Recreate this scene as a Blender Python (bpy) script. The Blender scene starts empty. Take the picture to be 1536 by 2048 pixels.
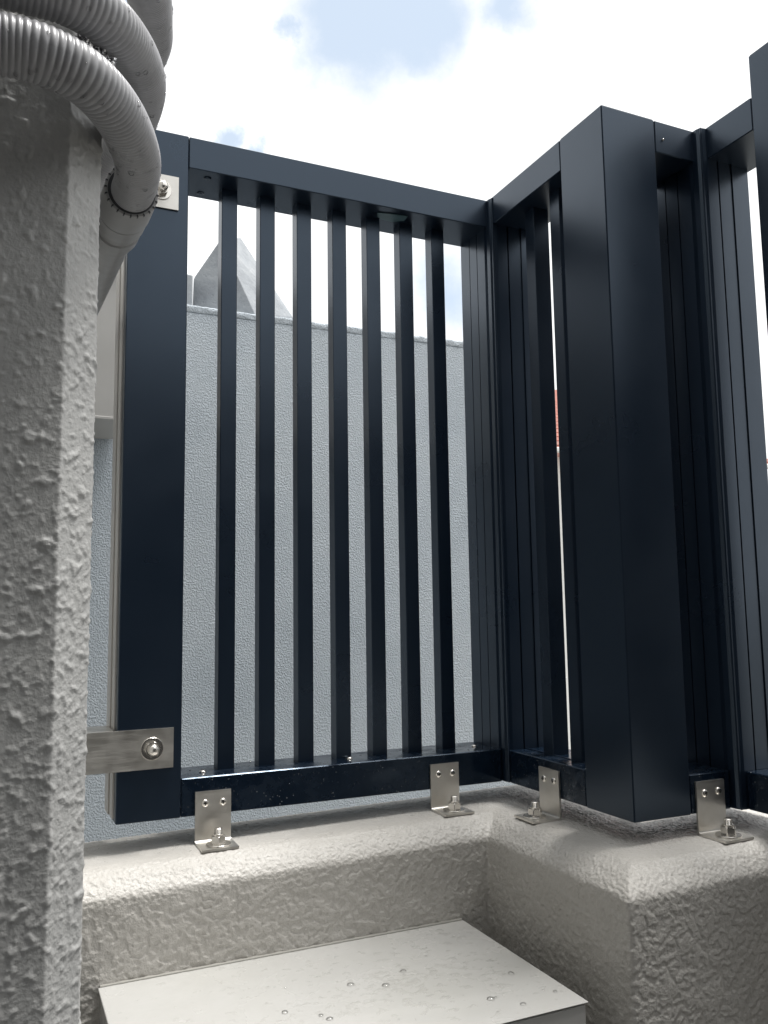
import bpy, bmesh, math, random
import numpy as np
from mathutils import Vector, Matrix, Euler
R = math.radians
random.seed(7)
scene = bpy.context.scene
C = scene.collection

# ------------------------------------------------------------------ camera
cam = bpy.data.cameras.new('camera'); camo = bpy.data.objects.new('camera', cam); C.objects.link(camo)
scene.camera = camo
cam.sensor_fit = 'HORIZONTAL'; cam.sensor_width = 36.0
cam.lens = 36.0 * 1702.08 / 1536.0
cam.clip_start = 0.02; cam.clip_end = 3000
_y, _p, _r = R(24.4966), R(6.6308), R(-0.8399)
fw = Vector((math.sin(_y) * math.cos(_p), math.cos(_y) * math.cos(_p), math.sin(_p)))
rt = Vector((math.cos(_y), -math.sin(_y), 0)); up = rt.cross(fw)
rt2 = math.cos(_r) * rt + math.sin(_r) * up; up2 = -math.sin(_r) * rt + math.cos(_r) * up
M = Matrix((rt2, up2, -fw)).transposed().to_4x4(); M.translation = Vector((-0.76922, -1.22641, 0.28))
camo.matrix_world = M
scene.render.resolution_x, scene.render.resolution_y = 768, 1024

# ------------------------------------------------------------------ sky and sun
SUN_EL, SUN_AZ = R(74), R(102)          # azimuth measured from +y towards +x
world = bpy.data.worlds.new('World'); scene.world = world; world.use_nodes = True
nt = world.node_tree; nt.nodes.clear()
N = nt.nodes.new; L = nt.links.new
out = N('ShaderNodeOutputWorld'); bg = N('ShaderNodeBackground'); bg.inputs['Strength'].default_value = 0.098
sky = N('ShaderNodeTexSky'); sky.sky_type = 'NISHITA'; sky.sun_disc = False
sky.sun_elevation = SUN_EL; sky.sun_rotation = SUN_AZ
tc = N('ShaderNodeTexCoord')
def vmath(op, a, b=None):
    n = N('ShaderNodeVectorMath'); n.operation = op
    for i, v in enumerate((a, b)):
        if v is None: continue
        if hasattr(v, 'is_linked'): L(v, n.inputs[i])
        else: n.inputs[i].default_value = v
    return n
def fmath(op, a, b=None, clamp=False):
    n = N('ShaderNodeMath'); n.operation = op; n.use_clamp = clamp
    for i, v in enumerate((a, b)):
        if v is None: continue
        if hasattr(v, 'is_linked'): L(v, n.inputs[i])
        else: n.inputs[i].default_value = v
    return n.outputs[0]
def maprange(v, a, b, c=0.0, d=1.0):
    n = N('ShaderNodeMapRange'); n.interpolation_type = 'SMOOTHSTEP'
    L(v, n.inputs[0]); n.inputs[1].default_value = a; n.inputs[2].default_value = b
    n.inputs[3].default_value = c; n.inputs[4].default_value = d
    return n.outputs[0]
dirv = vmath('NORMALIZE', tc.outputs['Generated']).outputs[0]
nz = N('ShaderNodeTexNoise'); L(dirv, nz.inputs['Vector']); nz.inputs['Scale'].default_value = 9.0
nz.inputs['Detail'].default_value = 7.0; nz.inputs['Roughness'].default_value = 0.62
warp = vmath('SCALE', vmath('SUBTRACT', nz.outputs['Color'], (0.5, 0.5, 0.5)).outputs[0]); warp.inputs['Scale'].default_value = 0.11
wd = vmath('ADD', dirv, warp.outputs[0]).outputs[0]
# open patches of blue between the clouds
holes = None
for c, r0, r1 in (((0.318, 0.738, 0.600), 0.045, 0.108), ((0.365, 0.718, 0.600), 0.030, 0.085), ((0.445, 0.665, 0.604), 0.01, 0.055),
                  ((0.219, 0.835, 0.504), 0.006, 0.03), ((0.254, 0.832, 0.493), 0.002, 0.022), ((0.25, 0.77, 0.588), 0.004, 0.026),
                  ((0.4535, 0.8195, 0.36), 0.0, 0.07), ((0.10, 0.80, 0.60), 0.02, 0.06)):
    d = vmath('DISTANCE', wd, c).outputs['Value']
    h = maprange(d, r0, r1, 1.0, 0.0)
    holes = h if holes is None else fmath('MAXIMUM', holes, h)
nz2 = N('ShaderNodeTexNoise'); L(wd, nz2.inputs['Vector']); nz2.inputs['Scale'].default_value = 2.6; nz2.inputs['Detail'].default_value = 5.0
thin = maprange(nz2.outputs['Fac'], 0.60, 0.72)
holes = fmath('MAXIMUM', holes, fmath('MULTIPLY', thin, 0.45))
nz3 = N('ShaderNodeTexNoise'); L(wd, nz3.inputs['Vector']); nz3.inputs['Scale'].default_value = 5.0; nz3.inputs['Detail'].default_value = 6.0
cloudv = maprange(nz3.outputs['Fac'], 0.3, 0.7, 8.6, 11.2)
cloudc = N('ShaderNodeVectorMath'); cloudc.operation = 'SCALE'; cloudc.inputs[0].default_value = (0.985, 0.995, 1.0); L(cloudv, cloudc.inputs['Scale'])
blue = N('ShaderNodeMix'); blue.data_type = 'RGBA'; blue.inputs[0].default_value = 0.62
bl2 = vmath('SCALE', sky.outputs['Color']); bl2.inputs['Scale'].default_value = 1.0
L(bl2.outputs[0], blue.inputs[6]); blue.inputs[7].default_value = (7.4, 8.4, 9.4, 1)
mix = N('ShaderNodeMix'); mix.data_type = 'RGBA'
L(holes, mix.inputs[0]); L(cloudc.outputs[0], mix.inputs[6]); L(blue.outputs[2], mix.inputs[7])
L(mix.outputs[2], bg.inputs['Color']); L(bg.outputs[0], out.inputs['Surface'])

sl = bpy.data.lights.new('sun', 'SUN'); so = bpy.data.objects.new('sun', sl); C.objects.link(so)
sl.energy = 3.5; sl.angle = R(18); sl.color = (1.0, 0.98, 0.95)
sd = Vector((math.sin(SUN_AZ) * math.cos(SUN_EL), math.cos(SUN_AZ) * math.cos(SUN_EL), math.sin(SUN_EL)))
so.rotation_euler = sd.to_track_quat('Z', 'Y').to_euler(); so.location = sd * 20

vs = scene.view_settings
vs.view_transform = 'Standard'; vs.look = 'None'; vs.exposure = 0.42; vs.gamma = 1.0; vs.use_curve_mapping = False

# ------------------------------------------------------------------ materials
def mat(name, color, rough=0.5, metal=0.0, spec=0.5):
    m = bpy.data.materials.new(name); m.use_nodes = True
    b = m.node_tree.nodes['Principled BSDF']
    b.inputs['Base Color'].default_value = (*color, 1); b.inputs['Roughness'].default_value = rough
    b.inputs['Metallic'].default_value = metal; b.inputs['Specular IOR Level'].default_value = spec
    return m
class G:                                   # tiny node helper
    def __init__(s, m): s.t = m.node_tree; s.b = s.t.nodes['Principled BSDF']; s.co = s.n('ShaderNodeTexCoord').outputs['Object']
    def n(s, k, **kw):
        o = s.t.nodes.new(k)
        for a, v in kw.items(): setattr(o, a, v)
        return o
    def l(s, a, b): s.t.links.new(a, b)
    def noise(s, scale, detail=4, rough=0.55, vec=None, stretch=None):
        o = s.n('ShaderNodeTexNoise'); o.inputs['Scale'].default_value = scale
        o.inputs['Detail'].default_value = detail; o.inputs['Roughness'].default_value = rough
        v = vec or s.co
        if stretch:
            mp = s.n('ShaderNodeMapping'); mp.inputs['Scale'].default_value = stretch; s.l(v, mp.inputs['Vector']); v = mp.outputs[0]
        s.l(v, o.inputs['Vector']); return o.outputs['Fac']
    def ramp(s, f, stops):
        o = s.n('ShaderNodeValToRGB'); s.l(f, o.inputs[0]); e = o.color_ramp.elements
        while len(e) < len(stops): e.new(0.5)
        for i, (p, c) in enumerate(stops):
            e[i].position = p; e[i].color = (*c, 1) if len(c) == 3 else c
        return o.outputs[0]
    def mr(s, f, a, b, c, d):
        o = s.n('ShaderNodeMapRange'); s.l(f, o.inputs[0])
        for i, v in enumerate((a, b, c, d)): o.inputs[i + 1].default_value = v
        return o.outputs[0]
    def add(s, a, b, op='ADD'):
        o = s.n('ShaderNodeMath', operation=op)
        for i, v in enumerate((a, b)):
            if hasattr(v, 'is_linked'): s.l(v, o.inputs[i])
            else: o.inputs[i].default_value = v
        return o.outputs[0]
    def bump(s, h, strength, dist):
        o = s.n('ShaderNodeBump'); o.inputs['Strength'].default_value = strength; o.inputs['Distance'].default_value = dist
        s.l(h, o.inputs['Height']); s.l(o.outputs[0], s.b.inputs['Normal'])
    def col(s, c): s.l(c, s.b.inputs['Base Color'])
    def rough(s, r): s.l(r, s.b.inputs['Roughness'])

def stucco_mat(name, c0, c1, rough=0.42, bs=0.65):
    m = mat(name, c0, rough); g = G(m)
    a = g.noise(6, 5); b = g.noise(90, 3)
    g.col(g.ramp(g.add(a, g.add(b, 0.25, 'MULTIPLY')), [(0.45, c1), (0.75, c0)]))
    g.rough(g.mr(g.noise(40, 3), 0.3, 0.7, rough - 0.16, rough + 0.06))
    g.bump(g.add(g.noise(480, 3), g.noise(200, 4)), bs, 0.0014)
    return m
M_stucco = stucco_mat('painted_stucco', (0.56, 0.54, 0.505), (0.50, 0.48, 0.445))
M_pillar = stucco_mat('painted_stucco_house', (0.53, 0.53, 0.515), (0.45, 0.45, 0.44), 0.42, 0.3)

M_nwall = mat('blue_grey_stucco', (0.50, 0.54, 0.58), 0.75); g = G(M_nwall)
g.col(g.ramp(g.noise(2.2, 6, 0.6), [(0.28, (0.42, 0.475, 0.525)), (0.5, (0.52, 0.575, 0.625)), (0.72, (0.57, 0.62, 0.66))]))
n1 = g.noise(235, 2, 0.5, stretch=(1, 1, 0.85)); n2 = g.noise(500, 2)
g.bump(g.add(g.mr(n1, 0.42, 0.62, 0, 1), g.add(n2, 0.35, 'MULTIPLY')), 0.85, 0.0023)

M_conc = mat('grey_concrete', (0.40, 0.42, 0.44), 0.85); g = G(M_conc)
g.col(g.ramp(g.noise(14, 8, 0.7), [(0.30, (0.24, 0.255, 0.275)), (0.5, (0.31, 0.33, 0.35)), (0.7, (0.37, 0.385, 0.40))]))
vz = g.n('ShaderNodeTexVoronoi'); vz.inputs['Scale'].default_value = 60; g.l(g.co, vz.inputs['Vector'])
g.bump(g.add(g.noise(60, 5), g.mr(vz.outputs['Distance'], 0.0, 0.25, 0, 0.5)), 0.6, 0.004)

M_fence = mat('dark_powder_coat', (0.0055, 0.0115, 0.0225), 0.3, 0.0, 0.95); g = G(M_fence)
g.rough(g.mr(g.noise(5, 4), 0.3, 0.7, 0.25, 0.36)); g.b.inputs['Specular Tint'].default_value = (0.64, 0.80, 1.0, 1); g.b.inputs['IOR'].default_value = 1.78; g.b.inputs['Specular IOR Level'].default_value = 0.5
g.bump(g.add(g.noise(900, 2), g.noise(14, 2, stretch=(1, 1, 0.15))), 0.06, 0.0006)
M_rail = mat('dark_powder_coat_wet', (0.006, 0.012, 0.024), 0.25, 0.0, 0.6); g = G(M_rail); g.b.inputs['Specular Tint'].default_value = (0.64, 0.80, 1.0, 1)
g.rough(g.mr(g.noise(22, 5, 0.65), 0.42, 0.6, 0.10, 0.34))
g.bump(g.noise(35, 4), 0.08, 0.002)
def specks(g, base, scale, thr):
    v = g.n('ShaderNodeTexVoronoi'); v.inputs['Scale'].default_value = scale; g.l(g.co, v.inputs['Vector'])
    sp = g.add(g.mr(v.outputs['Distance'], 0.10, 0.16, 1, 0), g.mr(g.noise(scale * 0.13, 3), thr, thr + 0.06, 0, 1), 'MULTIPLY')
    o = g.n('ShaderNodeMix', data_type='RGBA'); g.l(sp, o.inputs[0]); o.inputs[6].default_value = (*base, 1); o.inputs[7].default_value = (0.30, 0.31, 0.32, 1); g.col(o.outputs[2])
specks(g, (0.0055, 0.0115, 0.0225), 190, 0.56)
M_silver = mat('anodised_silver', (0.62, 0.60, 0.57), 0.38, 0.6)
g = G(M_silver); g.rough(g.mr(g.noise(60, 3, stretch=(1, 1, 0.02)), 0.3, 0.7, 0.3, 0.5))

def steel(name, stretch):
    m = mat(name, (0.72, 0.70, 0.66), 0.38, 1.0); g = G(m)
    s = g.noise(700, 3, 0.6, stretch=stretch); b = g.noise(38, 5, 0.6)
    g.rough(g.add(g.mr(s, 0.3, 0.7, 0.34, 0.46), g.mr(b, 0.35, 0.75, -0.03, 0.08)))
    g.col(g.ramp(b, [(0.3, (0.66, 0.635, 0.59)), (0.6, (0.74, 0.72, 0.68))]))
    g.bump(s, 0.04, 0.0003)
    return m
M_steel = steel('brushed_stainless', (0.04, 1, 1))
M_bolt = mat('bright_stainless', (0.80, 0.77, 0.72), 0.26, 1.0)
M_recess_shade = mat('recess_shade', (0.02, 0.018, 0.015), 0.6)

M_box = mat('beige_painted_steel', (0.70, 0.69, 0.64), 0.25); g = G(M_box)
wet = g.noise(11, 4, 0.5)
g.col(g.ramp(g.noise(6, 5, 0.55), [(0.3, (0.43, 0.425, 0.40)), (0.55, (0.46, 0.455, 0.435)), (0.8, (0.48, 0.475, 0.46))]))
g.rough(g.mr(wet, 0.42, 0.58, 0.10, 0.32))
g.bump(g.add(g.noise(38, 3, 0.5), g.add(g.noise(140, 2), 0.25, 'MULTIPLY')), 0.30, 0.0016)

M_hose = mat('grey_plastic_hose', (0.36, 0.36, 0.37), 0.38); g = G(M_hose)
g.col(g.ramp(g.noise(30, 5, 0.6), [(0.3, (0.34, 0.34, 0.35)), (0.7, (0.43, 0.43, 0.445))]))
g.rough(g.mr(g.noise(80, 4), 0.35, 0.65, 0.26, 0.46))
M_pipe = mat('grey_plastic_pipe', (0.40, 0.40, 0.40), 0.42); g = G(M_pipe)
g.rough(g.mr(g.noise(50, 4), 0.35, 0.65, 0.3, 0.5))
M_notch = mat('dark_notch', (0.06, 0.062, 0.068), 0.6)
M_foil = mat('crumpled_foil', (0.75, 0.75, 0.76), 0.22, 1.0)
M_beige = mat('beige_sheet_metal', (0.46, 0.45, 0.43), 0.45); g = G(M_beige)
g.col(g.ramp(g.noise(7, 5), [(0.3, (0.43, 0.42, 0.40)), (0.7, (0.48, 0.47, 0.45))]))
M_tape = mat('teal_grey_tape', (0.10, 0.17, 0.19), 0.35)
M_water = bpy.data.materials.new('water_film'); M_water.use_nodes = True
_t = M_water.node_tree; _t.nodes.clear()
_o = _t.nodes.new('ShaderNodeOutputMaterial'); _m = _t.nodes.new('ShaderNodeMixShader'); _a = _t.nodes.new('ShaderNodeBsdfTransparent')
_g = _t.nodes.new('ShaderNodeBsdfGlossy'); _g.inputs['Roughness'].default_value = 0.04; _f = _t.nodes.new('ShaderNodeFresnel'); _f.inputs['IOR'].default_value = 1.45
_a.inputs['Color'].default_value = (0.995, 0.995, 0.995, 1)
_t.links.new(_f.outputs[0], _m.inputs[0]); _t.links.new(_a.outputs[0], _m.inputs[1]); _t.links.new(_g.outputs[0], _m.inputs[2]); _t.links.new(_m.outputs[0], _o.inputs['Surface'])
M_clad = mat('charcoal_cladding', (0.035, 0.035, 0.037), 0.6); g = G(M_clad); g.bump(g.noise(30, 4, stretch=(1, 1, 0.1)), 0.2, 0.003)
M_floor = mat('grey_floor_coating', (0.30, 0.30, 0.29), 0.5); g = G(M_floor)
g.col(g.ramp(g.noise(12, 6), [(0.3, (0.09, 0.09, 0.088)), (0.7, (0.14, 0.14, 0.137))]))
M_ground = mat('pale_asphalt_and_earth', (0.20, 0.19, 0.17), 0.9); g = G(M_ground)
g.col(g.ramp(g.noise(0.4, 8), [(0.3, (0.14, 0.14, 0.13)), (0.7, (0.26, 0.25, 0.23))]))
M_white = mat('white_render', (0.78, 0.78, 0.76), 0.8); g = G(M_white); g.bump(g.noise(40, 4), 0.2, 0.01)
M_red = mat('red_roof_tile', (0.42, 0.10, 0.065), 0.6); g = G(M_red)
g.col(g.ramp(g.noise(5, 6), [(0.3, (0.62, 0.32, 0.27)), (0.7, (0.70, 0.40, 0.34))]))
M_glass = mat('dark_window_glass', (0.03, 0.035, 0.04), 0.08)
M_seal = mat('grey_sealant', (0.33, 0.32, 0.29), 0.6)

# ------------------------------------------------------------------ helpers
def link(name, me, m, parent=None, smooth=False):
    me.materials.append(m)
    if smooth:
        me.polygons.foreach_set('use_smooth', [True] * len(me.polygons))
    o = bpy.data.objects.new(name, me); C.objects.link(o)
    if parent is not None: o.parent = parent
    return o
def from_bm(name, bm, m, parent=None, smooth=False):
    me = bpy.data.meshes.new(name); bmesh.ops.recalc_face_normals(bm, faces=bm.faces[:]); bm.to_mesh(me); bm.free()
    return link(name, me, m, parent, smooth)
def thing(name, label, cat, loc=(0, 0, 0), rz=0.0, group=None):
    o = bpy.data.objects.new(name, None); C.objects.link(o); o.location = loc; o.rotation_euler = (0, 0, rz)
    o.empty_display_size = 0.05
    return tag(o, label, cat, group)
def tag(o, label, cat, group=None, kind=None):
    o['label'] = label
    if cat: o['category'] = cat
    if group: o['group'] = group
    if kind: o['kind'] = kind
    return o
def bm_box(bm, x0, x1, y0, y1, z0, z1, bev=0.0008):
    r = bmesh.ops.create_cube(bm, size=1.0)
    vs_ = r['verts']
    for v in vs_:
        v.co = Vector(((x0 + x1) / 2 + v.co.x * (x1 - x0), (y0 + y1) / 2 + v.co.y * (y1 - y0), (z0 + z1) / 2 + v.co.z * (z1 - z0)))
    if bev:
        es = list({e for v in vs_ for e in v.link_edges})
        bmesh.ops.bevel(bm, geom=es, offset=bev, segments=1, affect='EDGES', profile=0.5)
def box(name, x0, x1, y0, y1, z0, z1, m, parent=None, bev=0.0008):
    bm = bmesh.new(); bm_box(bm, x0, x1, y0, y1, z0, z1, bev); return from_bm(name, bm, m, parent)
def bm_extrude(bm, pts, z0, z1, axis='z'):
    def P(a, b, c): return {'z': (a, b, c), 'x': (c, a, b), 'y': (a, c, b)}[axis]
    lo = [bm.verts.new(P(a, b, z0)) for a, b in pts]; hi = [bm.verts.new(P(a, b, z1)) for a, b in pts]
    n = len(pts)
    for i in range(n): bm.faces.new((lo[i], lo[(i + 1) % n], hi[(i + 1) % n], hi[i]))
    bm.faces.new(lo[::-1]); bm.faces.new(hi)
def extrude(name, pts, z0, z1, m, parent=None, axis='z'):
    bm = bmesh.new(); bm_extrude(bm, pts, z0, z1, axis); return from_bm(name, bm, m, parent)
def bm_lathe(bm, prof, seg=28, mtx=Matrix(), nseg=None):
    rings = []
    for r, h in prof:
        rings.append([bm.verts.new(mtx @ Vector((r * math.cos(2 * math.pi * k / seg), r * math.sin(2 * math.pi * k / seg), h))) for k in range(seg)])
    for a, b in zip(rings, rings[1:]):
        for k in range(seg): bm.faces.new((a[k], a[(k + 1) % seg], b[(k + 1) % seg], b[k]))
    bm.faces.new(rings[0][::-1]); bm.faces.new(rings[-1])
def lathe(name, prof, m, parent=None, seg=28, mtx=Matrix(), smooth=False):
    bm = bmesh.new(); bm_lathe(bm, prof, seg, mtx); o = from_bm(name, bm, m, parent)
    if smooth:
        for p in o.data.polygons: p.use_smooth = len(p.vertices) == 4
        try: o.data.set_sharp_from_angle(angle=R(40))
        except Exception: pass
    return o
def smooth_path(pts, n):
    P = np.array(pts, float); P = np.vstack([2 * P[0] - P[1], P, 2 * P[-1] - P[-2]])
    out_ = []
    for i in range(1, len(P) - 2):
        t = np.linspace(0, 1, 60, endpoint=False)[:, None]
        a, b, c, d = P[i - 1], P[i], P[i + 1], P[i + 2]
        out_.append(0.5 * ((2 * b) + (-a + c) * t + (2 * a - 5 * b + 4 * c - d) * t**2 + (-a + 3 * b - 3 * c + d) * t**3))
    Q = np.vstack(out_ + [P[-2][None]])
    s = np.concatenate([[0], np.cumsum(np.linalg.norm(np.diff(Q, axis=0), axis=1))])
    if n is None: return s[-1], Q
    u = np.linspace(0, s[-1], n)
    return u, np.stack([np.interp(u, s, Q[:, k]) for k in range(3)], 1)
def tube(name, pts, rad, m, parent=None, seg=30, rib=None, step=0.003):
    Ltot, _ = smooth_path(pts, None)
    n = max(8, int(Ltot / (rib[0] / 8 if rib else step)))
    u, Q = smooth_path(pts, n)
    k = 9
    Qs = np.stack([np.convolve(np.pad(Q[:, j], k, mode='reflect', reflect_type='odd'), np.ones(2 * k + 1) / (2 * k + 1), 'valid') for j in range(3)], 1)
    T = np.gradient(Qs, axis=0); T /= np.linalg.norm(T, axis=1)[:, None]
    nrm = np.cross(T[0], (0.1, 0.2, 1.0)); nrm /= np.linalg.norm(nrm)
    verts = []
    ang = np.linspace(0, 2 * math.pi, seg, endpoint=False)
    for i in range(n):
        nrm = nrm - T[i] * nrm.dot(T[i]); nrm /= np.linalg.norm(nrm); bi = np.cross(T[i], nrm)
        rr = rad
        if rib:
            ph = (u[i] / rib[0]) % 1.0
            rr = rad - rib[1] * (1 - abs(math.sin(math.pi * ph)) ** 0.7)
        verts.append(Qs[i] + rr * (np.cos(ang)[:, None] * nrm + np.sin(ang)[:, None] * bi))
    V = np.vstack(verts)
    faces = []
    for i in range(n - 1):
        for j in range(seg):
            faces.append((i * seg + j, i * seg + (j + 1) % seg, (i + 1) * seg + (j + 1) % seg, (i + 1) * seg + j))
    faces.append(tuple(range(seg))[::-1]); faces.append(tuple(range((n - 1) * seg, n * seg)))
    me = bpy.data.meshes.new(name); me.from_pydata(V.tolist(), [], faces); me.update()
    o = link(name, me, m, parent, True)
    return o, Qs, T

# 3-D gradient noise in numpy for the hand-sprayed stucco relief
_rng = np.random.default_rng(3)
_perm = np.concatenate([_rng.permutation(256)] * 3)
_gr = _rng.normal(size=(256, 3)); _gr /= np.linalg.norm(_gr, axis=1)[:, None]
def gnoise(P):
    I = np.floor(P).astype(int); F = P - I; I &= 255
    U = F * F * F * (F * (F * 6 - 15) + 10)
    def gd(dx, dy, dz):
        h = _perm[_perm[_perm[I[:, 0] + dx] + I[:, 1] + dy] + I[:, 2] + dz]
        return ((F - (dx, dy, dz)) * _gr[h]).sum(1)
    def lerp(a, b, t): return a + t * (b - a)
    x0 = lerp(lerp(gd(0, 0, 0), gd(1, 0, 0), U[:, 0]), lerp(gd(0, 1, 0), gd(1, 1, 0), U[:, 0]), U[:, 1])
    x1 = lerp(lerp(gd(0, 0, 1), gd(1, 0, 1), U[:, 0]), lerp(gd(0, 1, 1), gd(1, 1, 1), U[:, 0]), U[:, 1])
    return lerp(x0, x1, U[:, 2])
def sstep(a, b, v):
    t = np.clip((v - a) / (b - a), 0, 1); return t * t * (3 - 2 * t)
def stucco(P, s=0.010):
    w = np.stack([gnoise(P / s * 0.7 + 11.3), gnoise(P / s * 0.7 + 37.1), gnoise(P / s * 0.7 + 71.9)], 1)
    Q = P / s + w * 0.45
    a = gnoise(Q); b = gnoise(Q * 2.3 + 5.2); c = gnoise(Q * 4.6 + 9.1); lg = gnoise(P / s * 0.30 + 3.3)
    plate = sstep(-0.05, 0.13, a + 0.35 * lg + 0.25 * b)   # flat-topped splats
    return 0.1 + plate * 0.62 + 0.28 * b + 0.26 * c + 0.5 * lg
def splatter(P):
    q = P + 0.0016 * np.stack([gnoise(P / 0.006 + 1.1), gnoise(P / 0.006 + 5.5), gnoise(P / 0.006 + 9.9)], 1)
    a = gnoise(q / 0.0058); b = gnoise(q / 0.0105 + 3.1); c = gnoise(q / 0.0030 + 6.7); d = gnoise(P / 0.0016 + 2.9); lg = gnoise(P / 0.045 + 8.0)
    big = sstep(0.22, 0.42, b); mid = sstep(0.14, 0.32, a + 0.2 * c); sm = sstep(0.14, 0.36, c)
    return 0.25 + 1.1 * big + 0.65 * mid + 0.40 * sm + 0.16 * d + 0.8 * lg
def pebble(P):
    a = gnoise(P / 0.0050 + 2.2); b = gnoise(P / 0.0029 + 8.8); c = gnoise(P / 0.010 + 1.7)
    return 0.6 + 0.8 * a + 0.75 * b + 0.4 * c
def grid_mesh(name, V, nu, nv, m, parent=None, amp=None, s=0.010, peb=None):
    V = V.reshape(-1, 3)
    i = np.arange(nu * nv).reshape(nu, nv)
    F = np.stack([i[:-1, :-1], i[1:, :-1], i[1:, 1:], i[:-1, 1:]], -1).reshape(-1, 4)
    if amp is not None:
        G3 = V.reshape(nu, nv, 3)
        n = np.cross(np.gradient(G3, axis=0), np.gradient(G3, axis=1)).reshape(-1, 3)
        n /= np.maximum(np.linalg.norm(n, axis=1)[:, None], 1e-12)
        h = stucco(V, s)
        if peb is True: h = splatter(V)
        elif peb is not None: w = peb.reshape(-1); h = h * (1 - w) + pebble(V) * w
        V = V + n * ((h - 0.6) * amp.reshape(-1))[:, None]
    me = bpy.data.meshes.new(name)
    me.vertices.add(len(V)); me.vertices.foreach_set('co', V.astype(np.float32).ravel())
    me.loops.add(F.size); me.loops.foreach_set('vertex_index', F.astype(np.int32).ravel())
    me.polygons.add(len(F)); me.polygons.foreach_set('loop_start', np.arange(0, F.size, 4, dtype=np.int32))
    me.polygons.foreach_set('loop_total', np.full(len(F), 4, dtype=np.int32)); me.update(calc_edges=True); me.validate()
    return link(name, me, m, parent, True)

# ------------------------------------------------------------------ setting
FLOOR = -0.75
gr = box('ground', -400, 400, -400, 400, -3.62, -3.6, M_ground, None, 0); tag(gr, 'pale ground far below the terrace', None, kind='structure')
fl = box('terrace_floor', -3.0, 0.30, -2.2, 0.10, FLOOR - 0.2, FLOOR, M_floor, None, 0); tag(fl, 'grey coated terrace floor', None, kind='structure')

# low parapet wall: a cross-section swept along the zigzag front line
FACE = 0.087
def ledge_top(x): return -0.031 + 0.016 * (np.clip(x, -0.8, 0.3) + 0.11)
corners = [(-0.80, -FACE), (-FACE, -FACE), (-FACE, -0.3126 - FACE), (0.168, -0.3126 - FACE), (0.168, -1.9)]
inward = [(0, 1), (1, 0), (0, 1), (1, 0)]
def miter(i):
    if i == 0: return np.array(inward[0], float)
    if i == len(corners) - 1: return np.array(inward[-1], float)
    return np.array(inward[i - 1], float) + np.array(inward[i], float)
prof = [(0.215, -0.40, 0.0), (0.215, -0.06, 0.0), (0.211, -0.020, 0.8), (0.197, -0.006, 1.0), (0.175, 0.0, 1.0), (0.13, 0.0, 1.0), (0.09, 0.0, 0.6), (0.07, 0.0, 0.25), (0.05, 0.0, 0.25),
        (0.036, -0.0018, 0.8), (0.020, -0.0095, 1.0), (0.007, -0.0205, 1.0), (0.0012, -0.0275, 1.0), (0.0, -0.032, 0.95), (0.0, -0.36, 0.95)]
pr_ = np.array(prof); ss = np.concatenate([[0], np.cumsum(np.linalg.norm(np.diff(pr_[:, :2], axis=0), axis=1))])
u = np.concatenate([np.linspace(0, ss[1], 6, endpoint=False), np.arange(ss[1], ss[-1], 0.0013)])
PD, PZ, PA = (np.interp(u, ss, pr_[:, k]) for k in range(3))
k = 2
PDs = np.convolve(np.pad(PD, k, mode='edge'), np.ones(2 * k + 1) / (2 * k + 1), 'valid'); PZs = np.convolve(np.pad(PZ, k, mode='edge'), np.ones(2 * k + 1) / (2 * k + 1), 'valid')
PD[8:-8] = PDs[8:-8]; PZ[8:-8] = PZs[8:-8]
PD = np.append(PD, 0.0); PZ = np.append(PZ, FLOOR + 0.031); PA = np.append(PA, 0.0)
rows = []
for i in range(len(corners) - 1):
    a, b = np.array(corners[i]), np.array(corners[i + 1]); ma, mb = miter(i), miter(i + 1)
    n = max(4, int(np.linalg.norm(b - a) / (0.0014 if i < 3 else 0.012)))
    for t in np.linspace(0, 1, n, endpoint=(i == len(corners) - 2)):
        pa = a[None] + ma[None] * PD[:, None]; pb = b[None] + mb[None] * PD[:, None]
        rows.append(pa * (1 - t) + pb * t)
XY = np.array(rows)
k = 4
XYp = np.concatenate([np.repeat(XY[:1], k, 0), XY, np.repeat(XY[-1:], k, 0)])
XYs = sum(XYp[j:j + len(XY)] for j in range(2 * k + 1)) / (2 * k + 1)
wgt = np.clip((0.11 - PD) / 0.05, 0, 1)[None, :, None]                   # round the vertical corners on the near side
XY = XY * (1 - wgt) + XYs * wgt
Z = PZ[None, :] + np.where(PZ > FLOOR + 0.1, 1, 0)[None] * (ledge_top(XY[:, :, 0])) + np.where(PZ > FLOOR + 0.1, 0, 1)[None] * (-0.031)
V = np.concatenate([XY, Z[:, :, None]], 2)
par = thing('parapet_wall', 'low beige stucco parapet wall stepping round a corner under the fence', 'wall', (0, 0, FLOOR))
amp = np.broadcast_to(PA[None, :] * 0.0017, XY.shape[:2])
o = grid_mesh('stucco_coat', V, XY.shape[0], XY.shape[1], M_stucco, par, amp, 0.0075, np.broadcast_to(sstep(-0.050, -0.030, PZ)[None, :], XY.shape[:2])); o.location = (0, 0, -FLOOR)

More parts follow.
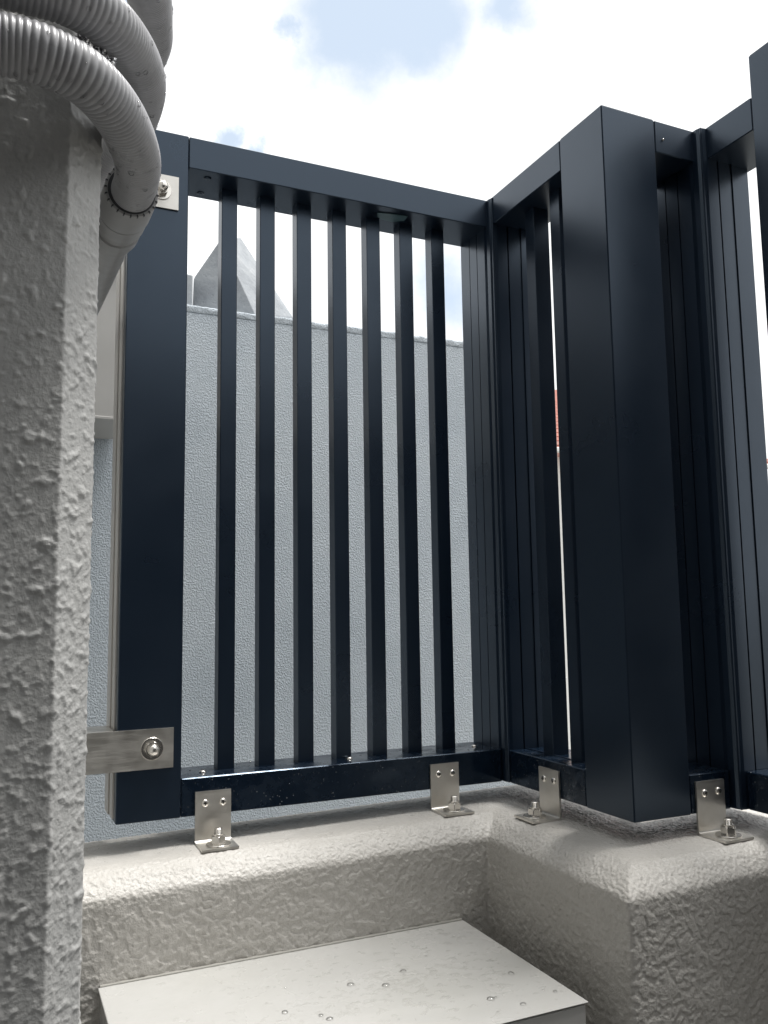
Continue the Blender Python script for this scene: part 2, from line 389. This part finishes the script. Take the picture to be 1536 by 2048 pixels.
# end of the house wall on the left, the unseen wall behind the viewer and added light blockers
hw = thing('house_wall', 'rough grey stucco house wall end on the left below the hoses', 'wall', (-0.9, -0.3, FLOOR))
def wall_col(z0, z1, dz, name):
    path = [(-0.95, -0.6), (-0.79, -0.6), (-0.7320, -0.6), (-0.7308, -0.5994), (-0.7080, -0.5780), (-0.7070, -0.5755), (-0.7070, -0.50), (-0.7070, 0.35)]
    P = np.array(path); s_ = np.concatenate([[0], np.cumsum(np.linalg.norm(np.diff(P, axis=0), axis=1))])
    uu = np.concatenate([np.linspace(0, s_[1], 10, endpoint=False), np.arange(s_[1], s_[6], 0.0011), np.linspace(s_[6], s_[-1], 120)])
    px, py = np.interp(uu, s_, P[:, 0]), np.interp(uu, s_, P[:, 1])
    zz = np.arange(z0, z1, dz)
    Vv = np.stack([np.broadcast_to(px, (len(zz), len(px))), np.broadcast_to(py, (len(zz), len(px))), np.broadcast_to(zz[:, None], (len(zz), len(px)))], 2)
    Vv = Vv.transpose(1, 0, 2)
    return np.ascontiguousarray(Vv), len(px), len(zz)
Vv, nu, nv = wall_col(-0.12, 1.0, 0.00125, 'x')
o = grid_mesh('stucco_coat', Vv, nu, nv, M_pillar, hw, np.full((nu, nv), 0.0009), 0.0068, True); o.location = (0.9, 0.3, -FLOOR)
o = box('wall_core', -2.6, -0.737, -0.570, 0.34, FLOOR, 1.75, M_pillar, hw, 0); o.location = (0.9, 0.3, -FLOOR)
o = box('rear_wall', -3.0, 1.62, -2.05, -1.9, FLOOR, 1.25, M_clad, hw, 0); o.location = (0.9, 0.3, -FLOOR)  # unseen wall, its height, length and dark tone set for the fence reflections
o = box('rear_light_blocker', -2.6, -0.66, -1.895, -1.45, FLOOR, 2.9, M_clad, hw, 0); o.location = (0.9, 0.3, -FLOOR)  # unseen mass added to keep sky light off the pillar front
o = box('overhead_light_blocker', -2.6, -0.76, -1.445, -0.575, 1.752, 1.84, M_clad, hw, 0.004); o.location = (0.9, 0.3, -FLOOR)  # slab added out of view to cut overhead light on the pillar

# ------------------------------------------------------------------ fence
def screw_head(parent, loc, axis, r=0.0052, name='screw'):
    # pan head screw, axis = outward direction
    q = Vector((0, 0, 1)).rotation_difference(Vector(axis)).to_matrix().to_4x4(); q.translation = Vector(loc)
    o = lathe(name, [(r, -0.001), (r, 0.0008), (r * 0.92, 0.0018), (r * 0.7, 0.0027), (r * 0.35, 0.0031), (0.0004, 0.0032)], M_bolt, parent, 20, q, True)
    bm = bmesh.new()
    bm_box(bm, -r * 0.5, r * 0.5, -r * 0.13, r * 0.13, 0.0020, 0.0033, 0); bm_box(bm, -r * 0.13, r * 0.13, -r * 0.5, r * 0.5, 0.0020, 0.00335, 0)
    bmesh.ops.transform(bm, matrix=q, verts=bm.verts[:]); from_bm('cross_recess_shade', bm, M_recess_shade, o)  # raised dark cross, the shade of the recess put in as colour
    return o
DEP = 0.090; ZR = 0.0522; ZT = 0.9499; ZTOP = 1.0
pl = thing('fence_panel', 'black slatted metal fence panel with seven slim bars facing the viewer', 'fence', (-0.57, 0, 0))
def at(o, root): o.location = -Vector(root.location); return o
lp = at(box('end_post', -0.613, -0.5262, 0.0, DEP - 0.018, 0.0, ZTOP, M_fence, pl, 0.0012), pl)
st = box('side_strip', -0.6155, -0.604, 0.020, DEP, 0.004, ZTOP - 0.004, M_silver, lp, 0.0006)
st = box('side_strip', -0.6172, -0.6156, 0.050, DEP - 0.004, 0.004, ZTOP - 0.004, M_silver, lp, 0.0004)
at(box('top_rail', -0.5256, -0.0006, 0.0, DEP, ZT, ZTOP - 0.0004, M_fence, pl, 0.0012), pl)
at(box('bottom_rail', -0.5256, -0.0048, 0.0004, DEP, 0.0004, ZR, M_rail, pl, 0.0012), pl)
for i in range(7):
    x0 = -0.4648 + 0.0622 * i
    at(box('slat', x0, x0 + 0.0250, 0.043, 0.067, ZR - 0.002, ZT + 0.002, M_fence, pl, 0.0008), pl)
for p in ((-0.488, 0.036, ZR), (-0.2597, 0.036, ZR), (-0.030, 0.044, ZR)):
    at(screw_head(pl, p, (0, 0, 1)), pl)
for p in ((-0.493, 0.0205, ZT), (-0.4927, 0.072, ZT)): at(lathe('plug', [(0.006, 0.001), (0.006, -0.0006), (0.004, -0.0016), (0.0005, -0.002)][::-1], M_rail, pl, 16, Matrix.Translation(p)), pl)
tp = bmesh.new()
tpts = [(-0.2045, 0.0215), (-0.178, 0.0165), (-0.1515, 0.0140), (-0.1505, 0.0305), (-0.158, 0.0335), (-0.168, 0.0405), (-0.1917, 0.0385), (-0.201, 0.031)]
bm_extrude(tp, tpts, ZT - 0.0018, ZT - 0.0008)
for v in tp.verts: v.co.z -= 0.0015 * max(0, (v.co.y - 0.02) / 0.02)
tag(from_bm('tape_scrap', tp, M_tape), 'scrap of grey-green tape stuck under the top rail above the slats', 'tape')

def corner_post(name, cx, cy, label, zt=ZTOP):
    """square corner post whose inner corner cover sits at (cx, cy); cx on the face looking to -x, cy on the face looking to -y"""
    t = thing(name, label, 'post', (cx, cy, 0), 0, 'corner posts between the fence panels')
    # local coordinates: x to the right, y away; grooves are cut into both visible faces
    def groove(a, w=0.0014, d=0.004): return [(a - w, 0), (a - w, d), (a + w, d), (a + w, 0)]
    W_, D_ = 0.096, 0.108
    pts = [(0.004, 0.0015), (0.012, 0)] + groove(0.0335) + [(0.0605, 0), (0.0605, -0.0018), (0.0635, -0.0018), (0.0635, 0.0008), (W_, 0.0008), (W_, D_), (0.0008, D_)]
    for a in (0.076, 0.050): pts += [(0.0, a + 0.001), (0.003, a + 0.001), (0.003, a - 0.001), (0.0, a - 0.001)]
    pts += [(0.0, 0.024), (0.0015, 0.018), (0.0015, 0.008)]
    extrude('post_profile', pts, 0.0012, zt - 0.0025, M_fence, t)
    box('cover_bead', 0.0022, 0.0055, -0.0004, 0.0025, 0.0012, zt - 0.0028, M_fence, t, 0.0006)
    return t
corner_post('corner_post', -0.0046, -0.0162, 'narrow black corner post right of the seven-slat fence panel')
corner_post('corner_post', 0.1705, -0.3280, 'black corner post right of the wide box post, behind the rightmost bracket')

p2 = thing('fence_panel', 'short black fence panel seen edge-on with one bright gap, left of the wide box post', 'fence', (0, -0.11, 0))
at(box('top_rail', 0.0, DEP, -0.2118, -0.0006, ZT, ZTOP - 0.0006, M_fence, p2, 0.0012), p2)
at(box('bottom_rail', 0.0004, DEP, -0.2118, -0.0168, 0.0006, ZR, M_rail, p2, 0.0012), p2)
for y0 in (-0.0962, -0.1668): at(box('slat', 0.029, 0.0592, y0, y0 + 0.0258, ZR - 0.002, ZT + 0.002, M_fence, p2, 0.0008), p2)
at(box('slat_channel', 0.0305, 0.0325, -0.2116, -0.0170, ZR + 0.0002, ZR + 0.0016, M_fence, p2, 0.0004), p2)

bp = thing('box_post', 'wide black square post at the outer corner in the middle of the fence', 'post', (0.049, -0.2626, 0), 0)
at(box('post_shell', 0.0, 0.0979, -0.3126, -0.2122, 0.0, ZTOP, M_fence, bp, 0.0015), bp)
at(box('end_cap', 0.0015, 0.0964, -0.3111, -0.2137, ZTOP - 0.0004, ZTOP + 0.0012, M_fence, bp, 0.0006), bp)

p3 = thing('fence_panel', 'narrow black fence panel between the wide box post and its right corner post', 'fence', (0.14, -0.3126, 0))
at(box('top_rail', 0.0983, 0.1848, -0.3126, -0.3126 + DEP, ZT, ZTOP - 0.0006, M_fence, p3, 0.0012), p3)
at(box('bottom_rail', 0.0983, 0.1702, -0.3122, -0.3126 + DEP, 0.0006, ZR, M_rail, p3, 0.0012), p3)
at(screw_head(p3, (0.1124, -0.3126, 0.9714), (0, -1, 0), 0.0018, 'rivet'), p3)

p4 = thing('fence_panel', 'narrow black fence panel running towards the tall post at the right picture edge', 'fence', (0.185, -0.37, 0))
at(box('top_rail', 0.185, 0.185 + DEP, -0.4120, -0.3130, ZT, ZTOP - 0.0008, M_fence, p4, 0.0012), p4)
at(box('bottom_rail', 0.1854, 0.185 + DEP, -0.4120, -0.3284, 0.0008, ZR, M_rail, p4, 0.0012), p4)
tpz = thing('tall_post', 'taller black post cut off by the right picture edge', 'post', (0.23, -0.46, 0))
at(box('post_shell', 0.1845, 0.2829, -0.5125, -0.4125, 0.0, 1.061, M_fence, tpz, 0.0015), tpz)
at(box('end_cap', 0.186, 0.2814, -0.511, -0.414, 1.0606, 1.0622, M_fence, tpz, 0.0006), tpz)

# ------------------------------------------------------------------ stainless fixings
def hexpts(af, rot=0.0):
    r = af / math.sqrt(3); return [(r * math.cos(R(60 * k) + rot), r * math.sin(R(60 * k) + rot)) for k in range(6)]
def hex_nut(name, parent, af, h, mtx, rot):
    bm = bmesh.new(); r = af / math.sqrt(3); seg = 48; rings = []
    def hexr(a):
        a = (a - rot) % R(60); return (af / 2) / math.cos(a - R(30))
    for f, z in ((0.90, 0.0), (1.0, 0.10), (1.0, 0.90), (0.88, 1.0)):
        ring = []
        for k in range(seg):
            a = 2 * math.pi * k / seg; rr = hexr(a)
            if f < 1: rr = min(rr, r * f + 0.0002)
            zz = z * h
            ring.append(bm.verts.new(mtx @ Vector((rr * math.cos(a), rr * math.sin(a), zz))))
        rings.append(ring)
    for a, b in zip(rings, rings[1:]):
        for k in range(seg): bm.faces.new((a[k], a[(k + 1) % seg], b[(k + 1) % seg], b[k]))
    bm.faces.new(rings[0][::-1]); bm.faces.new(rings[-1])
    return from_bm(name, bm, M_bolt, parent)
def angle_bracket(loc, rz, label, nutrot, tilt=0.0):
    t = thing('angle_bracket', label, 'bracket', loc, rz + tilt, 'stainless angle brackets fixing the fence to the parapet')
    w, th, hgt, ft = 0.0505, 0.003, 0.070, 0.050
    pts = [(-0.0005, hgt), (-th - 0.0005, hgt)]
    for a in range(0, 91, 15):                       # inner bend
        r = 0.003; pts.append((-th - 0.0005 - r + r * math.cos(R(a)), th + r - r * math.sin(R(a))))
    pts += [(-ft, th), (-ft, 0)]
    for a in range(0, 91, 15):
        r = 0.005; pts.append((-0.0005 - r + r * math.sin(R(a)), r - r * math.cos(R(a))))
    extrude('plate', pts, -w / 2, w / 2, M_steel, t, 'x')
    for sx in (-1, 1): screw_head(t, (sx * 0.0125 + 0.001, -th - 0.0003, 0.0545 + random.uniform(-0.001, 0.001)), (0, -1, 0))
    b = thing_part('anchor_bolt', t, (0.001, -0.030, th)); b.scale = (1.12, 1.12, 1.15)
    lathe('washer', [(0.0148, 0.0), (0.0150, 0.0003), (0.0150, 0.0017), (0.0147, 0.002)], M_bolt, b, 32, Matrix.Translation((random.uniform(-.001, .001), random.uniform(-.001, .001), 0)))
    hex_nut('nut', b, 0.0165, 0.0088, Matrix.Translation((0, 0, 0.002)), nutrot)
    prof_ = [(0.0066, 0.0100), (0.0068, 0.0125), (0.0052, 0.0128)]
    for q in range(4): prof_ += [(0.0050, 0.0130 + q * 0.0014), (0.0045, 0.0137 + q * 0.0014)]
    prof_ += [(0.0050, 0.0186), (0.0040, 0.0196)]
    lathe('stud', prof_, M_bolt, b, 20)
    return t
def thing_part(name, parent, loc):
    o = bpy.data.objects.new(name, None); C.objects.link(o); o.parent = parent; o.location = loc; o.empty_display_size = 0.01; return o
def ltz(x): return float(ledge_top(np.array([x]))[0]) - 0.0002
angle_bracket((-0.4815, 0, ltz(-.4815)), 0, 'stainless angle bracket nearest the left end post, under the first slats', R(22), R(-0.4))
angle_bracket((-0.113, 0, ltz(-.113)), 0, 'stainless angle bracket under the last slats, left of the inner corner', R(5))
angle_bracket((0, -0.128, ltz(0)), R(-90), 'stainless angle bracket turned sideways between inner corner and wide box post', R(10))
angle_bracket((0.131, -0.3122, ltz(.131)), 0, 'stainless angle bracket right of the wide box post', R(34))

def wall_strap(z0, z1, xr, zb, label, flange):
    t = thing('wall_strap', label, 'strap', (-0.62, 0, z0), 0, 'stainless straps tying the end post to the house wall')
    ps = [(-0.714, z0), (xr, z0 + (0.0006)), (xr, z1), (-0.714, z1)]
    at(extrude('strap_plate', [(a, b) for a, b in ps], -0.0035, -0.0006, M_steel, t, 'y'), t)
    if flange: at(box('flange', -0.714, -0.6175, -0.0006, 0.070, z1 - 0.003, z1 - 0.0002, M_steel, t, 0.0003), t)
    q = Matrix.Translation((-0.567, -0.0035, zb)) @ Matrix.Rotation(R(90), 4, 'X')
    a = at(lathe('washer', [(0.0150, 0), (0.0152, 0.0003), (0.0152, 0.0016), (0.0148, 0.002)], M_bolt, t, 32, q), t)
    nq = Matrix.Translation((-0.567, -0.0055, zb)) @ Matrix.Rotation(R(90), 4, 'X')
    b = at(hex_nut('nut', t, 0.0185, 0.0085, nq, R(12)), t)
    dome = [(0.0078, 0.008), (0.0080, 0.0100)] + [(0.0080 * math.cos(R(d)), 0.0115 + 0.0068 * math.sin(R(d))) for d in range(0, 88, 10)]
    lathe('acorn_cap', dome, M_bolt, b, 28, nq, True)
wall_strap(0.0690, 0.1234, -0.5378, 0.0970, 'stainless strap with domed nut low on the left end post', True)
wall_strap(0.8769, 0.9290, -0.5413, 0.9045, 'stainless strap with domed nut high on the left end post beside the hose', False)

# ------------------------------------------------------------------ beige metal box below the parapet
bxo = thing('metal_step_box', 'wet cream painted metal box standing against the parapet wall', 'box', (-0.39, -0.235, FLOOR))
o = box('casing', -0.6385, -0.137, -0.378, -0.0905, FLOOR, -0.1700, M_box, bxo, 0.0022); o.location = (0.39, 0.235, -FLOOR)
o = box('top_lid', -0.6405, -0.135, -0.3800, -0.0900, -0.1690, -0.1675, M_box, bxo, 0.0007); o.location = (0.39, 0.235, -FLOOR)
sv = []
bm = bmesh.new()
xs_ = np.linspace(-0.638, -0.137, 90); ring = []
for i, xx in enumerate(xs_):
    r = 0.0020 + 0.0012 * (0.5 + 0.5 * math.sin(i * 1.7) * math.sin(i * 0.43)); ring.append([bm.verts.new((xx, -0.0885 + r * math.cos(a), -0.1672 + r * 0.8 * math.sin(a))) for a in np.linspace(0, 2 * math.pi, 8, endpoint=False)])
for a, b in zip(ring, ring[1:]):
    for k in range(8): bm.faces.new((a[k], a[(k + 1) % 8], b[(k + 1) % 8], b[k]))
o = from_bm('sealant_bead', bm, M_seal, bxo, True); o.location = (0.39, 0.235, -FLOOR)

# ------------------------------------------------------------------ hoses and pipe on the left wall
h1 = thing('drain_conduit', 'grey corrugated hose bending into a notched coupling and rigid pipe', 'hose', (-0.67, -0.45, 0.665))
hp1 = [(-0.92, -0.668, 0.628), (-0.84, -0.667, 0.639), (-0.7791, -0.665, 0.6445), (-0.7491, -0.663, 0.6445), (-0.7227, -0.650, 0.6425), (-0.698, -0.612, 0.6440), (-0.6775, -0.55, 0.6511), (-0.6690, -0.49, 0.660), (-0.6690, -0.44, 0.666)]
o, HQ1, HT1 = tube('corrugated_hose', hp1, 0.0190, M_hose, h1, 36, (0.0043, 0.0012)); at(o, h1)
d_ = Vector((0.004, 0.50, 0.060)).normalized(); q = Vector((0, 0, 1)).rotation_difference(d_).to_matrix().to_4x4(); q.translation = Vector((-0.669, -0.462, 0.664))
cp = at(lathe('coupling', [(0.0208, 0.0), (0.0232, 0.0), (0.0238, 0.001), (0.0246, 0.052), (0.0228, 0.0525), (0.0228, 0.056), (0.0240, 0.0565), (0.0240, 0.085), (0.0215, 0.0855), (0.0215, 0.105), (0.0234, 0.1055), (0.0234, 0.126), (0.0208, 0.1265), (0.0208, 0.150), (0.0195, 0.1505)], M_pipe, h1, 44, q, True), h1)
bm = bmesh.new()
for k in range(24):
    a = 2 * math.pi * k / 24; b2 = bmesh.new()
    bm_box(bm, 0, 0.001, 0, 0.001, 0, 0.001, 0)
    vs_ = bm.verts[-8:]
    for v in vs_:
        lx, ly, lz = v.co.x / 0.001 - 0.5, v.co.y / 0.001 - 0.5, v.co.z / 0.001 - 0.5
        p = Vector((0.0229 + lx * 0.0022, ly * 0.0012, 0.0012 + lz * 0.0040)); p = Matrix.Rotation(a, 3, 'Z') @ p; v.co = q @ p
    b2.free()
from_bm('rim_notches', bm, M_notch, cp)['kind'] = 'stuff'
bm = bmesh.new(); bm_lathe(bm, [(0.0200, -0.0003), (0.0212, -0.0003), (0.0212, 0.0004), (0.0200, 0.0004)], 44, q); from_bm('rim_gasket', bm, M_notch, cp)
bm = bmesh.new(); bm_box(bm, -0.0028, 0.0028, -0.0242, -0.0232, 0.022, 0.045, 0.0003); bmesh.ops.transform(bm, matrix=q @ Matrix.Rotation(R(-12), 4, 'Z'), verts=bm.verts[:]); from_bm('latch_tab', bm, M_pipe, cp)
qq = q.copy(); o = at(lathe('rigid_pipe', [(0.0190, 0.14), (0.0190, 0.9)], M_pipe, h1, 40, q, True), h1)

h2 = thing('corrugated_hose', 'grey corrugated hose with water drops just above the coupled hose', 'hose', (-0.70, -0.62, 0.70), 0, 'corrugated hoses looping round the wall end')
hp2 = [(-0.92, -0.672, 0.676), (-0.84, -0.668, 0.6855), (-0.7625, -0.662, 0.6935), (-0.7309, -0.655, 0.6955), (-0.705, -0.630, 0.6995), (-0.6800, -0.57, 0.7155), (-0.6665, -0.50, 0.7335), (-0.668, -0.42, 0.742), (-0.690, -0.33, 0.742), (-0.70, -0.22, 0.742)]
o, HQ2, HT2 = tube('hose_body', hp2, 0.0190, M_hose, h2, 36, (0.0043, 0.0012)); at(o, h2)
h3 = thing('corrugated_hose', 'uppermost grey corrugated hose cut off by the top picture edge', 'hose', (-0.66, -0.5, 0.82), 0, 'corrugated hoses looping round the wall end')
hp3 = [(-0.90, -0.640, 0.735), (-0.80, -0.638, 0.742), (-0.7029, -0.615, 0.765), (-0.6750, -0.56, 0.795), (-0.6570, -0.48, 0.822), (-0.650, -0.42, 0.833), (-0.665, -0.33, 0.834), (-0.69, -0.22, 0.834)]
o, HQ3, HT3 = tube('hose_body', hp3, 0.0190, M_hose, h3, 36, (0.0043, 0.0012)); at(o, h3)
# crumpled foil squeezed between the hoses
nu, nv = 60, 26
uu, vv = np.meshgrid(np.linspace(0, 1, nu), np.linspace(0, 1, nv), indexing='ij')
base = np.array([-0.7345, -0.6500, 0.6625]); e1 = np.array([0.029, 0.022, 0.003]); e2 = np.array([0.003, 0.004, 0.016])
Vf = base + uu[..., None] * e1 + vv[..., None] * e2
Vf[..., 1] += 0.007 * gnoise((Vf / 0.006).reshape(-1, 3)).reshape(nu, nv) + 0.006 * gnoise((Vf / 0.0022).reshape(-1, 3)).reshape(nu, nv)
Vf[..., 2] += 0.006 * gnoise((Vf / 0.005 + 7).reshape(-1, 3)).reshape(nu, nv)
fo = grid_mesh('foil_scrap', Vf, nu, nv, M_foil); [setattr(p, 'use_smooth', False) for p in fo.data.polygons]
sm = fo.modifiers.new('thickness', 'SOLIDIFY'); sm.thickness = 0.0008
tag(fo, 'crumpled shiny foil squeezed between the two lower hoses', 'foil')

# ------------------------------------------------------------------ beyond the fence
nw = thing('neighbour_wall', 'tall blue-grey stucco wall seen through the slats', 'wall', (-0.6, 1.15, -3.6))
def rel(o, r): o.location = -Vector(r.location); return o
rel(box('wall_body', -2.6, 0.70, 1.0, 1.30, -3.6, 1.088, M_nwall, nw, 0.004), nw)
nu, nv = 700, 30
ux = np.linspace(-1.0, 0.702, nu); pv = np.array([(1.004, 1.086), (0.9995, 1.0875), (0.9985, 1.091), (0.9980, 1.096), (0.9980, 1.101), (0.9990, 1.1045), (1.002, 1.1065), (1.05, 1.107), (1.31, 1.107)])
sv_ = np.concatenate([[0], np.cumsum(np.linalg.norm(np.diff(pv, axis=0), axis=1))]); tv = np.concatenate([np.linspace(0, sv_[6], 24), np.linspace(sv_[6], sv_[-1], 7)[1:]])
cy_, cz_ = np.interp(tv, sv_, pv[:, 0]), np.interp(tv, sv_, pv[:, 1])
Vc = np.stack([np.broadcast_to(ux[:, None], (nu, nv)), np.broadcast_to(cy_, (nu, nv)), np.broadcast_to(cz_, (nu, nv))], 2)
nn = gnoise((Vc.reshape(-1, 3) / 0.02)).reshape(nu, nv); n2_ = gnoise((Vc.reshape(-1, 3) * np.array([14, 3, 3]) + 4)).reshape(nu, nv)
Vc = Vc.copy(); Vc[..., 1] -= 0.003 * nn; Vc[..., 2] += 0.002 * nn + 0.004 * n2_
rel(grid_mesh('coping', Vc, nu, nv, M_nwall, nw), nw)

def hull(name, pts, m, parent=None, bev=0.0):
    bm = bmesh.new()
    for p in pts: bm.verts.new(p)
    r = bmesh.ops.convex_hull(bm, input=bm.verts[:])
    if bev: bmesh.ops.bevel(bm, geom=bm.edges[:], offset=bev, segments=2, affect='EDGES', profile=0.5)
    return from_bm(name, bm, m, parent)
gb = thing('roof_peak', 'grey concrete triangular roof peak rising behind the blue-grey wall', 'roof', (-0.15, 1.3, 1.1))
A, Eb, Db, B_, Cb = (-0.210, 1.12, 1.3603), (-0.2807, 1.15, 1.2426), (-0.1215, 1.06, 1.125), (-0.1032, 1.30, 1.4609), (0.0421, 1.22, 1.1952)
rel(hull('peak_block', [A, Eb, Db, B_, Cb, (-0.285, 1.15, 1.02), (-0.125, 1.06, 1.02), (0.07, 1.22, 1.02), (0.07, 1.28, 1.02), (-0.2, 1.34, 1.02), (-0.2, 1.34, 1.25), (-0.11, 1.32, 1.44)], M_conc, gb, 0.002), gb)
tag(box('concrete_block', -0.62, -0.290, 1.11, 1.29, 1.104, 1.238, M_conc, None, 0.004), 'grey concrete block on the wall top beside the left end post', 'block')
db = thing('duct_box', 'plain beige sheet metal box hung on the wall behind the left end post', 'duct', (-0.8, 0.87, 0.72))
rel(box('casing', -1.4, -0.508, 0.75, 0.994, 0.7225, 1.072, M_beige, db, 0.003), db)
rel(box('top_flange', -1.4, -0.502, 0.742, 0.994, 1.0722, 1.080, M_beige, db, 0.002), db)
rel(box('bottom_seam', -1.4, -0.5075, 0.7475, 0.7520, 0.7195, 0.7260, M_beige, db, 0.0008), db)

ho = thing('far_house', 'distant white house with a red tiled roof seen through the thin fence gap', 'house', (11.0, 16.0, -3.6))
rel(box('wall', 7.2, 15.0, 13.2, 19.0, -3.6, 3.55, M_white, ho, 0.02), ho)
bm = bmesh.new()
e = 0.45; b_ = [(7.2 - e, 13.2 - e, 3.55), (15 + e, 13.2 - e, 3.55), (15 + e, 19 + e, 3.55), (7.2 - e, 19 + e, 3.55)]; tz = [(10.0, 16.1, 5.75), (12.2, 16.1, 5.75)]
for p in b_ + tz + [(a, b, 3.42) for a, b, c in b_]: bm.verts.new(p)
bmesh.ops.convex_hull(bm, input=bm.verts[:]); rf = rel(from_bm('roof', bm, M_red, ho), ho)
bm = bmesh.new()
for j in range(16):                                    # tile courses on the near slope
    t = j / 16; y = 13.2 - e + t * (16.1 - 13.2 + e); z = 3.57 + t * 2.2; xa = 7.2 - e + t * (10.0 - 7.2 + e); xb = 15 + e - t * (15 + e - 12.2)
    bm_box(bm, xa, xb, y - 0.03, y + 0.10, z, z + 0.07, 0)
from_bm('tile_courses', bm, M_red, rf)['kind'] = 'stuff'
for xw in (8.3, 12.3):
    for zw in (-2.4, 0.6):
        w_ = rel(box('window', xw, xw + 1.5, 13.15, 13.199, zw, zw + 1.3, M_white, ho, 0.01), ho)
        box('pane', xw + 0.08, xw + 1.42, 13.14, 13.149, zw + 0.08, zw + 1.22, M_glass, w_, 0)
rel(box('gutter', 7.2 - e, 15 + e, 13.2 - e - 0.12, 13.2 - e - 0.002, 3.40, 3.50, M_white, ho, 0.02), ho)

# ------------------------------------------------------------------ rain water
def droplets(name, items, label):
    bm = bmesh.new()
    for p, n, r, hgt in items:
        q = Vector((0, 0, 1)).rotation_difference(Vector(n)).to_matrix().to_4x4(); q.translation = Vector(p)
        q = q @ Matrix.Diagonal((r * random.uniform(0.8, 1.25), r * random.uniform(0.8, 1.25), hgt, 1))
        bmesh.ops.create_icosphere(bm, subdivisions=2, radius=1.0, matrix=q)
    o = from_bm(name, bm, M_water, None, True)
    return tag(o, label, None, kind='stuff')
its = []
zb = -0.1675
for _ in range(34):
    x = random.uniform(-0.62, -0.145); y = random.uniform(-0.375, -0.10)
    if x < -0.50 and random.random() < 0.85: continue
    if y > -0.16 and random.random() < 0.7: continue
    r = random.choice((0.0014, 0.0018, 0.0024, 0.0032, 0.0042)); its.append(((x, y, zb), (0, 0, 1), r, r * 0.55))
nu, nv = 400, 230
gx, gy = np.meshgrid(np.linspace(-0.638, -0.138, nu), np.linspace(-0.377, -0.093, nv), indexing='ij')
Pf = np.stack([gx.ravel(), gy.ravel(), np.zeros(nu * nv)], 1)
fn = gnoise(Pf * np.array([70, 110, 1]) + 4.4) + 0.55 * gnoise(Pf * np.array([170, 240, 1]) + 9.4) + 0.35 * gnoise(Pf * np.array([380, 480, 1]) + 1.4)
dens = 0.42 - 0.34 * np.exp(-(((Pf[:, 0] + 0.31) / 0.16) ** 2 + ((Pf[:, 1] + 0.25) / 0.10) ** 2)) + 0.22 * gnoise(Pf * 13 + 2.2)
hh = np.clip(fn - dens, 0, None); hf = 0.0018 * np.sqrt(hh) * (0.7 + 0.3 * gnoise(Pf * 300 + 3))
hf = hf.reshape(nu, nv); hf[0] = hf[-1] = 0; hf[:, 0] = hf[:, -1] = 0
Vw = np.stack([gx, gy, zb - 0.0002 + hf], 2)
wf = grid_mesh('rain_film', Vw, nu, nv, M_water)
bm = bmesh.new(); bm.from_mesh(wf.data); bm.faces.ensure_lookup_table()
bmesh.ops.delete(bm, geom=[f for f in bm.faces if all(v.co.z < zb - 0.00015 for v in f.verts)], context='FACES'); bm.to_mesh(wf.data); bm.free()
tag(wf, 'uneven film of rain water on the cream metal box', None, kind='stuff')
droplets('rain_drops', its, 'scattered rain drops lying on the cream metal box')
its = []
for HQ, HT, lo in ((HQ1, HT1, 0.02), (HQ2, HT2, 0.02), (HQ3, HT3, 0.02)):
    for _ in range(46):
        i = random.randrange(int(len(HQ) * 0.12), int(len(HQ) * 0.85)); a = random.uniform(-1.9, 1.2)
        t = Vector(HT[i]); dn = Vector((0, 0, -1)); dn = (dn - t * dn.dot(t)).normalized(); sd_ = t.cross(dn)
        n = (dn * math.cos(a) + sd_ * math.sin(a)).normalized()
        if n.y > 0.3: n = Vector((n.x, -n.y, n.z))
        n = (n - t * n.dot(t)).normalized()
        r = random.choice((0.0010, 0.0013, 0.0018, 0.0024))
        its.append((Vector(HQ[i]) + n * 0.0188, n, r, r * (0.9 if n.z < -0.8 else 0.5)))
droplets('hose_drops', its, 'rain drops clinging to the grey corrugated hoses')
its = []
for _ in range(150):
    x = random.uniform(-0.60, -0.01); z = random.uniform(0.004, 0.05); r = random.choice((0.0004, 0.0005, 0.0007)); its.append(((x, 0.0, z), (0, -1, 0), r, r * 0.5))
for _ in range(90):
    y = random.uniform(-0.21, -0.02); z = random.uniform(0.004, 0.05); r = random.choice((0.0004, 0.0005, 0.0007)); its.append(((0.0, y, z), (-1, 0, 0), r, r * 0.5))
for _ in range(40):
    x = random.uniform(0.002, 0.095); z = random.uniform(0.01, 0.35) ** 1; r = random.choice((0.0004, 0.0006)); its.append(((x, -0.3126, z), (0, -1, 0), r, r * 0.5))
for _ in range(60):
    y = random.uniform(-0.31, -0.215); z = random.uniform(0.005, 0.4); r = random.choice((0.0004, 0.0006)); its.append(((0, y, z), (-1, 0, 0), r, r * 0.5))
for _ in range(120):
    x = random.uniform(-0.52, -0.01); y = random.uniform(0.004, 0.085); r = random.choice((0.0006, 0.001, 0.0015)); its.append(((x, y, ZR), (0, 0, 1), r, r * 0.4))
droplets('splash_drops', its, 'tiny rain splashes on the lower black rails and posts')
